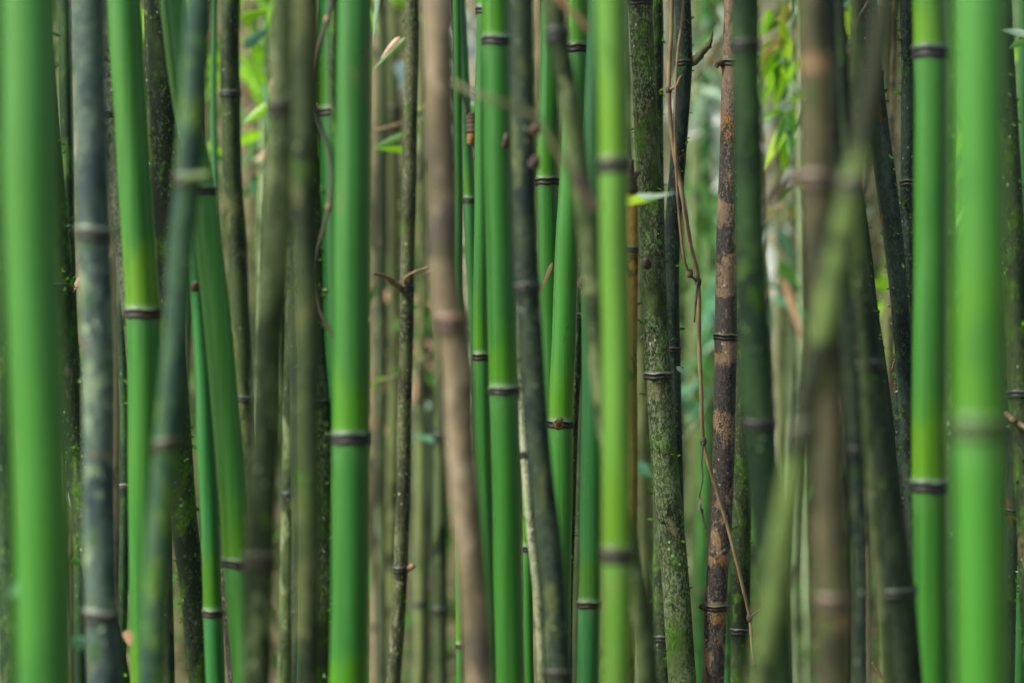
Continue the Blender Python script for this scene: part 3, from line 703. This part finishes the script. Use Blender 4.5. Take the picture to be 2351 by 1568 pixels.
def twig(name, label, cat, lines, mat, group=None, part='twig'):
    """lines: [(points (x, y, depth), r0, r1, material or None)]; the first line is the thing's main stem"""
    P0 = pt(*lines[0][0][0]); root = empty(name, P0); tag(root, label, cat, group)
    for P, r0, r1, m in lines:
        sp = smooth_path([pt(*p)-P0 for p in P], max(4, 7*(len(P)-1)))
        rad = np.linspace(r0, r1, len(sp)); rad = rad*(1+.10*np.sin(np.arange(len(sp))*2.3))
        V, F = tube_geo(sp, rad, 7); mesh_obj(part, V, F, m or mat, root)
    return root, P0

def knuckle(root, P0, spots, r, mat):
    for x, y, d in spots:
        c = pt(x, y, d)-P0
        V, F = tube_geo([c+np.array((0, 0, q))*r for q in (-1.3, -.7, 0, .7, 1.3)], [r*.5, r*.9, r, r*.9, r*.5], 8)
        mesh_obj('node_ring', V, F, mat, root)

def leaf(parent, P0, a, b, width, mat, droop=.1, tw=0.0):
    A = pt(*a)-P0; B = pt(*b)-P0
    V, F = leaf_geo(A, B, width, droop, twist=tw)
    return mesh_obj('leaf', V, F, mat, parent)

def lone_leaf(label, a, b, width, mat, droop=.1, tw=.3, group='single leaves caught among the stalks'):
    A = pt(*a); V, F = leaf_geo((0, 0, 0), pt(*b)-A, width*(.75 if a[2] > 4.4 else 1), droop, twist=tw)
    return tag(mesh_obj('bamboo_leaf', V, F, mat, None, A), label, 'leaf', group)

v2, P0 = twig('dry_vine', 'long tan dry vine hanging in a kinked line left of the charred orange stalk', 'vine', [
    ([(1543, -60, 3.85), (1541, 60, 3.85), (1535, 205, 3.84), (1545, 330, 3.84), (1565, 440, 3.84), (1585, 560, 3.84), (1603, 645, 3.85), (1605, 784, 3.86), (1610, 900, 3.86), (1615, 1014, 3.87), (1640, 1110, 3.87), (1672, 1215, 3.87), (1701, 1330, 3.87), (1721, 1418, 3.88), (1726, 1480, 3.88), (1733, 1530, 3.88)], .0042, .0026, None),
    ([(1574, -60, 3.86), (1566, 40, 3.86), (1556, 120, 3.84), (1551, 205, 3.83), (1550, 330, 3.83), (1557, 470, 3.83), (1569, 585, 3.83), (1584, 628, 3.84), (1601, 646, 3.85)], .0024, .0020, TWIG_TAN),
    ([(1601, 648, 3.84), (1597, 700, 3.84), (1594, 740, 3.84)], .0022, .0014, TWIG_DARK),
    ([(1535, 205, 3.84), (1552, 198, 3.83), (1560, 180, 3.83), (1566, 172, 3.83)], .0028, .0016, TWIG_TAN),
    ([(1615, 1016, 3.86), (1611, 1060, 3.86), (1613, 1100, 3.86), (1606, 1140, 3.86), (1610, 1170, 3.86), (1617, 1200, 3.86), (1621, 1214, 3.86)], .0014, .0011, TWIG_DARK),
    ([(1721, 1418, 3.88), (1737, 1406, 3.87), (1748, 1398, 3.87), (1753, 1388, 3.87)], .0026, .0013, TWIG_DARK)], mat_twig((.30, .22, .11), (.17, .12, .06), 'vine_bark'))
knuckle(v2, P0, [(1535, 207, 3.84), (1603, 647, 3.85), (1615, 1014, 3.87), (1721, 1418, 3.88), (1584, 628, 3.84)], .0055, TWIG_DARK)
for a, b in (((1606, 1142, 3.86), (1603, 1172, 3.85)), ((1608, 1150, 3.86), (1622, 1138, 3.85)), ((1609, 1168, 3.86), (1614, 1188, 3.86))):
    leaf(v2, P0, a, b, .006, L_TAN if a[0] == 1608 else TWIG_DARK, .4, .8)
v1, P0 = twig('dark_vine', 'thin dark vine bowing around the green stalk behind the thick green column', 'vine', [
    ([(766, -50, 3.22), (762, 5, 3.22), (751, 45, 3.22), (738, 90, 3.22), (729, 140, 3.22), (723, 210, 3.22), (731, 275, 3.22), (745, 312, 3.22), (756, 345, 3.22), (763, 400, 3.22), (756, 470, 3.22), (744, 520, 3.22), (732, 575, 3.22), (728, 640, 3.22), (738, 715, 3.22), (752, 748, 3.22), (766, 775, 3.22)], .0030, .0020, None),
    ([(751, 45, 3.22), (756, 30, 3.22), (757, 12, 3.22)], .0016, .001, None),
    ([(750, 496, 3.22), (746, 520, 3.22), (744, 540, 3.22)], .0014, .0008, None)], mat_twig((.085, .075, .05), (.04, .035, .03)))
knuckle(v1, P0, [(751, 45, 3.22), (755, 476, 3.22)], .0045, TWIG_TAN)
twig('slanting_twig', 'blurred tan twig with a dark end slanting across the sharp green stalks at centre', 'twig', [
    ([(1040, 186, 2.5), (1066, 203, 2.45), (1120, 225, 2.4), (1185, 248, 2.4), (1228, 268, 2.4), (1256, 310, 2.4), (1290, 365, 2.4), (1318, 402, 2.4)], .0024, .0032, TWIG_OLIVE),
    ([(1318, 402, 2.4), (1340, 430, 2.4), (1358, 458, 2.4), (1372, 482, 2.4)], .0062, .0055, TWIG_DARK)], TWIG_OLIVE)
twig('slanting_twig', 'short blurred brown twig slanting at the top edge above the olive slanting stalk', 'twig', [
    ([(1262, -30, 2.5), (1300, 15, 2.5), (1330, 45, 2.5), (1352, 68, 2.5)], .004, .0025, TWIG_TAN)], TWIG_TAN)
twig('hanging_twig', 'thin brown twig with a dried tip hanging right of the tan dead stalk', 'twig', [
    ([(1030, -40, 4.4), (1036, 40, 4.4), (1046, 120, 4.4), (1060, 200, 4.4), (1072, 262, 4.4)], .003, .002, TWIG_DARK),
    ([(1083, 260, 4.5), (1086, 280, 4.5), (1087, 305, 4.5)], .013, .015, mat_twig((.04, .022, .015), (.06, .035, .02))),
    ([(1087, 305, 4.5), (1082, 322, 4.5), (1080, 332, 4.5)], .013, .006, mat_twig((.24, .11, .03), (.2, .1, .03))),
    ([(1088, 325, 4.5), (1090, 350, 4.5), (1089, 368, 4.5)], .004, .002, TWIG_DARK)], TWIG_DARK)
twig('forked_twig', 'small forked tan twig sticking up at the bottom edge, lower right', 'twig', [
    ([(2043, 1620, 3.7), (2040, 1590, 3.7), (2033, 1566, 3.7), (2018, 1546, 3.7), (2003, 1520, 3.7)], .0036, .0022, None),
    ([(2041, 1592, 3.7), (2047, 1560, 3.7), (2053, 1528, 3.7)], .0028, .0014, None),
    ([(2043, 1580, 3.7), (2043, 1566, 3.7), (2045, 1560, 3.7)], .0035, .002, TWIG_DARK)], TWIG_TAN)
twig('side_twig', 'tan twig poking out at the right edge beside the mossy slim stalk', 'twig', [
    ([(2312, 950, 3.6), (2325, 962, 3.55), (2340, 972, 3.55), (2375, 996, 3.5)], .0045, .0035, None)], TWIG_TAN)

# the hanging spray of bright leaves
sp, P0 = twig('leaf_spray', 'hanging spray of bright yellow green bamboo leaves left of the wide dark brown stalk', 'leaf spray', [
    ([(1812, -80, 5.5), (1808, 0, 5.5), (1800, 70, 5.5), (1790, 130, 5.5), (1786, 190, 5.5), (1786, 240, 5.5)], .003, .0012, None),
    ([(1800, 70, 5.5), (1815, 90, 5.5), (1826, 110, 5.5)], .0018, .001, None),
    ([(1806, 30, 5.5), (1820, 16, 5.5), (1830, 14, 5.5)], .0018, .001, None)], TWIG_OLIVE)
for a, b, w, m, dr in [
    ((1800, 10), (1772, 54), .030, L_YELLOW, -.1), ((1812, 12), (1806, 62), .026, L_PALE, .1), ((1812, 8), (1834, 62), .022, L_TEAL, -.3),
    ((1800, 30), (1760, 72), .028, L_MID, .1), ((1790, 76), (1756, 130), .036, L_TAN, -.1), ((1788, 96), (1744, 104), .022, L_BRIGHT, .3),
    ((1790, 84), (1805, 164), .034, L_LIME, -.1), ((1776, 116), (1744, 190), .026, L_BRIGHT, .0), ((1780, 110), (1756, 200), .034, L_LIME, .0),
    ((1792, 136), (1768, 170), .026, L_PALE, .1), ((1794, 150), (1776, 256), .042, L_BRIGHT, .0), ((1816, 134), (1842, 164), .022, L_BRIGHT, -.2),
    ((1798, 128), (1822, 140), .020, L_WHITE, .2), ((1800, 238), (1768, 274), .032, L_WHITE, .1), ((1782, 262), (1746, 272), .022, L_BRIGHT, .2),
    ((1786, 282), (1750, 392), .036, L_LIME, .0), ((1796, 280), (1800, 404), .040, L_BRIGHT, .0), ((1806, 250), (1826, 330), .032, L_BRIGHT, .0),
    ((1842, 218), (1806, 236), .024, L_BRIGHT, -.1), ((1846, 240), (1826, 318), .026, L_MID, .0), ((1820, 290), (1800, 340), .026, L_MID, .0),
    ((1846, 262), (1842, 390), .018, L_MID, .0)]:
    leaf(sp, P0, (a[0]+16, a[1]-4, 5.5), (b[0], b[1], 5.5), w*.95, m, dr, random.choice((-1, 1))*random.uniform(.3, 1.1))
for i in range(16):
    ax, ay = random.uniform(1765, 1830), random.uniform(0, 280); L = random.uniform(50, 110)
    leaf(sp, P0, (ax, ay, 5.5+random.uniform(-.1, .1)), (ax+random.uniform(-38, 30), ay+L, 5.5+random.uniform(-.1, .1)), .022, random.choice((L_BRIGHT, L_LIME, L_MID, L_BRIGHT, L_YELLOW)), .05, random.uniform(-.8, .8))
sp2, P0 = twig('leaf_spray', 'few yellow green leaves at the top edge behind the black knotted stalk', 'leaf spray', [
    ([(1990, -60, 5.9), (1970, -10, 5.9), (1945, 10, 5.9), (1925, 20, 5.9)], .0025, .001, None)], TWIG_OLIVE)
for a, b, w, m in [((1930, 6), (1958, 30), .034, L_TEAL), ((1928, 26), (1956, 96), .04, L_LIME), ((1940, 4), (1966, 60), .034, L_BRIGHT), ((1955, 0), (1920, 14), .02, L_PALE)]:
    leaf(sp2, P0, (*a, 5.9), (*b, 5.9), w, m, -.15, .7)
lf, P0 = twig('leaf_spray', 'lime leaf with a pale leaf, level across the thick mossy stalk', 'leaf spray', [
    ([(1424, 462, 3.3), (1440, 458, 3.3), (1470, 452, 3.3)], .0014, .0008, None)], TWIG_OLIVE)
leaf(lf, P0, (1428, 458, 3.3), (1506, 450, 3.2), .024, L_LIME, .12, -.8)
leaf(lf, P0, (1462, 444, 3.28), (1554, 446, 3.1), .017, L_PALE, -.05, -.8)
for args in [
    ('pale drop shaped leaf right of the widest green stalk, low down', (170, 1122, 4.2), (172, 1178, 4.2), .034, L_PALE),
    ('short green leaf lying level left of the bluish grey stalk, low down', (160, 1290, 4.4), (204, 1291, 4.4), .016, L_MID),
    ('teal leaf pointing right at the foot of the bluish grey stalk', (168, 1482, 2.9), (206, 1466, 2.9), .018, L_TEAL),
    ('pale green leaf tip in front of the widest green stalk, low down', (70, 1312, 2.4), (22, 1368, 2.4), .017, L_TEAL),
    ('pinkish withered scrap between the bluish grey and first ringed green stalk, near the bottom', (288, 1448, 3.3), (300, 1482, 3.3), .016, L_TAN),
    ('dry pink leaf slanting at the top right of the thick green column', (918, 84, 4.6), (874, 132, 4.6), .016, L_TAN),
    ('long pale leaf hanging at the top right of the thick green column', (870, -30, 4.5), (855, 92, 4.5), .013, L_PALE),
    ('green leaf reaching left beneath the dry pink leaf', (940, 80, 4.7), (854, 160, 4.7), .014, L_MID),
    ('green leaf pointing left beside the brown hanging twig tip', (1098, 236, 5.6), (1036, 280, 5.6), .040, L_MID),
    ('thin pale blade crossing level under the slim mossy stalk ring', (1018, 610, 4.6), (960, 632, 4.6), .008, L_TAN),
    ('green grassy blade right of the thick green column, upper one', (930, 308, 5.2), (856, 338, 5.2), .022, L_MID),
    ('green grassy blade right of the thick green column, lower one', (934, 344, 5.2), (856, 336, 5.2), .022, L_BRIGHT),
    ('white green blade at the top right picture edge', (2362, 78, 3.5), (2300, 66, 3.5), .012, L_PALE),
    ('green blade under the white green one at the right edge', (2366, 84, 3.5), (2318, 108, 3.5), .014, L_MID),
    ('pale flat blade lying along the top edge right of the black knotted stalk', (2050, 8, 4.4), (1955, 0, 4.4), .012, L_PALE),
    ('yellow withered leaf lying level left of the wide brown stalk', (1750, 490, 8.2), (1842, 488, 8.2), .05, L_YELLOW),
    ('white drooping leaf left of the slanting lime olive stalk', (1762, 560, 8.2), (1798, 740, 8.2), .075, L_WHITE),
    ('tan curved leaf hanging beside the white drooping leaf', (1798, 640, 6.8), (1846, 790, 6.8), .032, L_TAN),
    ('green leaf right of the white drooping leaf', (1786, 600, 7.4), (1842, 670, 7.4), .05, L_MID),
    ('small white leaf sticking out right of the thick mossy lichen stalk', (1553, 842, 4.05), (1578, 862, 4.05), .008, L_PALE),
    ('thin straw dangling before the sharp double ringed green stalk', (1268, 602, 3.8), (1240, 672, 3.8), .006, L_TAN),
    ('bright green leaf at the upper left behind the broad olive grey stalk', (552, 44, 5.4), (620, 22, 5.4), .03, L_BRIGHT),
    ('pale green leaf slanting at the upper left behind the broad olive grey stalk', (560, 110, 5.6), (622, 58, 5.6), .034, L_TEAL),
    ('thin teal leaf hanging left of the broad olive grey stalk', (608, 190, 5.9), (620, 312, 5.9), .02, L_TEAL),
    ('green leaf patch left of the broad olive grey stalk, at its upper ring height', (620, 240, 5.6), (560, 280, 5.6), .04, L_BRIGHT),
    ('teal leaf low between the yellow lime and thick mossy stalks', (1455, 1070, 5.8), (1502, 1092, 5.8), .05, L_TEAL),
    ('green blade bent left of the tan dead stalk, lower down', (1040, 1020, 6.2), (940, 996, 6.2), .030, L_TEAL),
    ('pale blade above the bent one, left of the tan dead stalk', (990, 930, 7.8), (946, 936, 7.8), .035, L_PALE),
    ('green leaf at the upper left between the first ringed green and blue green stalks', (344, 20, 5.2), (376, 2, 5.2), .03, L_BRIGHT),
    ('pale green long leaf hanging left of the blue green stalk, high up', (352, 150, 5.2), (404, 252, 5.2), .034, L_TEAL),
    ('small lime leaf left of the bluish grey stalk at its middle', (140, 362, 4.8), (160, 392, 4.8), .026, L_LIME),
    ('tiny orange straw left of the bluish grey stalk at mid height', (184, 636, 4.2), (162, 674, 4.2), .009, L_TAN),
    ('blue grey leaf high left of the slim brownish mossy stalk', (914, 140, 7.2), (930, 200, 7.2), .05, mat_leaf((.22, .32, .36), (.15, .24, .26), .3)),
]:
    lone_leaf(*args)

# blurred leafy twigs among the far stalks
def far_spray(label, x, y, d, n, size, mat, seed):
    r = random.Random(seed); P0 = pt(x, y, d); root = empty('leaf_spray', P0)
    tag(root, label, 'leaf spray', 'distant leafy twigs')
    tip = Vector((r.uniform(-.3, .3), r.uniform(-.1, .1), -size)); V = []; F = []
    tv, tf = tube_geo([(0, 0, size*.7), (0, 0, .2*size), tip*.5, tip], [.005, .004, .003, .002], 6)
    mesh_obj('twig', tv, tf, TWIG_OLIVE, root)
    for i in range(n):
        u = r.random(); a = Vector((0, 0, size*.6)).lerp(tip, u)+Vector((r.gauss(0, .06), r.gauss(0, .06), r.gauss(0, .05)))
        L = r.uniform(.10, .20); th = r.uniform(0, 6.28)
        b = a+Vector((math.cos(th)*.7, math.sin(th)*.7, -r.uniform(.2, 1))).normalized()*L
        v, f = leaf_geo(a, b, L*.17, .15, n=5, twist=r.uniform(-.8, .8)); k = len(V)
        V += v; F += [tuple(q+k for q in ff) for ff in f]
    mesh_obj('foliage', V, F, mat, root)
for i, (lab, x, y, d, n, size, m) in enumerate([
    ('green leafy twig at the top between the first ringed green and blue green stalks', 362, 90, 6.6, 26, .3, L_BRIGHT),
    ('leafy green twig high in the tan gap left of the broad olive grey stalk', 592, 60, 7.4, 30, .3, L_BRIGHT),
    ('leafy twig lower in the tan gap left of the broad olive grey stalk', 588, 300, 7.8, 26, .3, L_MID),
    ('leafy green twig right of the thick green column, at the top', 890, 70, 7.0, 34, .3, L_BRIGHT),
    ('leafy twig right of the slim brownish mossy stalk at mid height', 974, 640, 7.6, 28, .3, L_MID),
    ('leafy twig low left of the tan dead stalk near the bottom', 955, 1560, 9.0, 22, .2, L_MID),
    ('green leafy twig at the top of the gap left of the charred stalk', 1618, 20, 8.6, 24, .3, L_BRIGHT),
    ('green leafy twig in the middle of the gap left of the charred stalk', 1634, 480, 9.0, 20, .3, L_MID),
    ('leafy twig low in the gap left of the charred stalk', 1622, 700, 8.4, 24, .3, L_MID),
    ('pale leafy twig beneath the hanging spray, left of the brown stalk', 1800, 640, 7.6, 30, .35, L_TEAL),
    ('leafy twig low left of the bent mossy stalk', 2034, 760, 7.0, 24, .25, L_BRIGHT),
    ('bright leafy twig at the upper right corner of the picture', 2336, 180, 7.2, 24, .3, L_BRIGHT),
    ('leaf cluster coloured as cream light glints, high in the gap left of the charred stalk', 1604, 330, 9.5, 40, .35, L_WHITE),  # this and the next three clusters: leaf colour stands in for light glints
    ('leaves coloured as light glints at the top of the gap left of the charred stalk', 1600, 130, 9.0, 36, .3, L_PALE),
    ('leaves coloured as light glints in the tan gap left of the broad olive grey stalk', 584, 190, 8.8, 44, .4, L_TAN),
    ('leaves coloured as glints at the top between the tan stalk and the ringed green pair', 1088, 70, 9.0, 36, .35, L_WHITE),
    ('pale dead leaves behind the hanging bright spray', 1775, 330, 9.2, 40, .4, L_PALE),
    ('tan dead leaves right of the slim brownish mossy stalk, low down', 968, 780, 8.6, 36, .35, L_TAN)]):
    far_spray(lab, x, y, d, n, size, m, 40+i)

# the thicket behind, one mass of leaves on the rising ground
def thicket(name, n, y0, y1, zlo, zhi, mat, seed, size):
    r = np.random.default_rng(seed); V = []; F = []
    cl = [(r.uniform(-.26, .26), r.uniform(y0, y1), r.uniform(zlo, zhi)) for _ in range(max(30, n//40))]
    for i in range(n):
        c = cl[r.integers(len(cl))]; y = c[1]+r.normal(0, .3); x = c[0]*c[1]+r.normal(0, .45)
        z = ground_z(x, y)+max(.03, c[2]+r.normal(0, .35))
        L = size*r.uniform(.6, 1.4); th = r.uniform(0, 6.28)
        dr = np.array((math.cos(th), math.sin(th), -r.uniform(0, 1.2))); dr /= np.linalg.norm(dr)
        sd_ = np.cross(dr, (0, 0, 1)); sd_ /= np.linalg.norm(sd_)+1e-6
        p = np.array((x, y, z)); w = L*.13; k = len(V)
        V += [p, p+dr*L*.35+sd_*w, p+dr*L, p+dr*L*.35-sd_*w]; F.append((k, k+1, k+2, k+3))
    tag(mesh_obj(name, V, F, mat, smooth=False), kind='stuff')
thicket('undergrowth', 5000, 9.5, 17, 0, .5, L_MID, 1, .2)
thicket('far_foliage', 13000, 10.5, 21, 1.0, 4.8, mat_leaf((.20, .28, .09), (.11, .17, .05), .5), 2, .22)
thicket('dry_foliage', 9000, 11, 21, 1.0, 4.8, mat_leaf((.60, .54, .35), (.36, .34, .19), .45), 3, .24)

for i, (lab, a, b, m) in enumerate([
    ('thin tan dead twig slanting across the gap right of the thick green column', (862, 300), (985, 236), TWIG_TAN),
    ('thin dead twig crossing the gap under the slim mossy stalk ring', (858, 880), (1000, 800), TWIG_OLIVE),
    ('thin tan dead twig slanting in the gap left of the charred stalk, high up', (1582, 190), (1660, 60), TWIG_TAN),
    ('thin pale dead twig slanting in the gap left of the charred stalk, low down', (1570, 1010), (1640, 870), TWIG_OLIVE),
    ('thin tan dead twig below the hanging leaf spray', (1740, 520), (1850, 380), TWIG_TAN),
    ('thin dead twig in the tan gap left of the broad olive grey stalk', (552, 420), (628, 330), TWIG_TAN),
    ('thin olive dead twig left of the blue green stalk, high up', (340, 320), (412, 210), TWIG_OLIVE),
    ('thin dead twig low left of the bent mossy stalk', (2002, 900), (2066, 800), TWIG_OLIVE)]):
    d = 5.6+.25*i; mx, my = (a[0]+b[0])/2+8, (a[1]+b[1])/2+10
    r0, P0 = twig('dead_twig', lab, 'twig', [([(*a, d), (mx, my, d), (*b, d)], .0045, .002, None),
        ([(mx, my, d), (mx+14, my+34, d+.05), (mx+10, my+70, d+.05)], .002, .001, None)], m, 'thin dead twigs between the stalks')
    for q in range(3):
        u = random.uniform(.15, .9); x = a[0]+(b[0]-a[0])*u; y = a[1]+(b[1]-a[1])*u
        leaf(r0, P0, (x, y, d), (x+random.uniform(-45, 45), y+random.uniform(15, 60), d), .016, random.choice((L_TAN, L_MID, L_BRIGHT, L_TEAL)), .1, random.uniform(-.8, .8))

# unseen stalks right of the frame, added to darken the grove's right sides
def side_shade_thicket():
    r = np.random.default_rng(11); V = []; F = []
    for i in range(150):
        y = r.uniform(-3, 7); x = .2118*max(y, 0)+r.uniform(.55, 6); rad = r.uniform(.014, .028)
        a, b = r.normal(0, .12, 2); k0 = len(V)
        pts = [(x+a*q*q*.1, y+b*q*q*.1, ground_z(x, y)+q) for q in np.linspace(0, 6.5, 14)]
        tv, tf = tube_geo(pts, [rad*(1-.05*q) for q in range(14)], 8)
        V += tv; F += [tuple(q+k0 for q in f) for f in tf]
    tag(mesh_obj('unseen_bamboo_shade', V, F, F_OLIVE), kind='stuff')
side_shade_thicket()
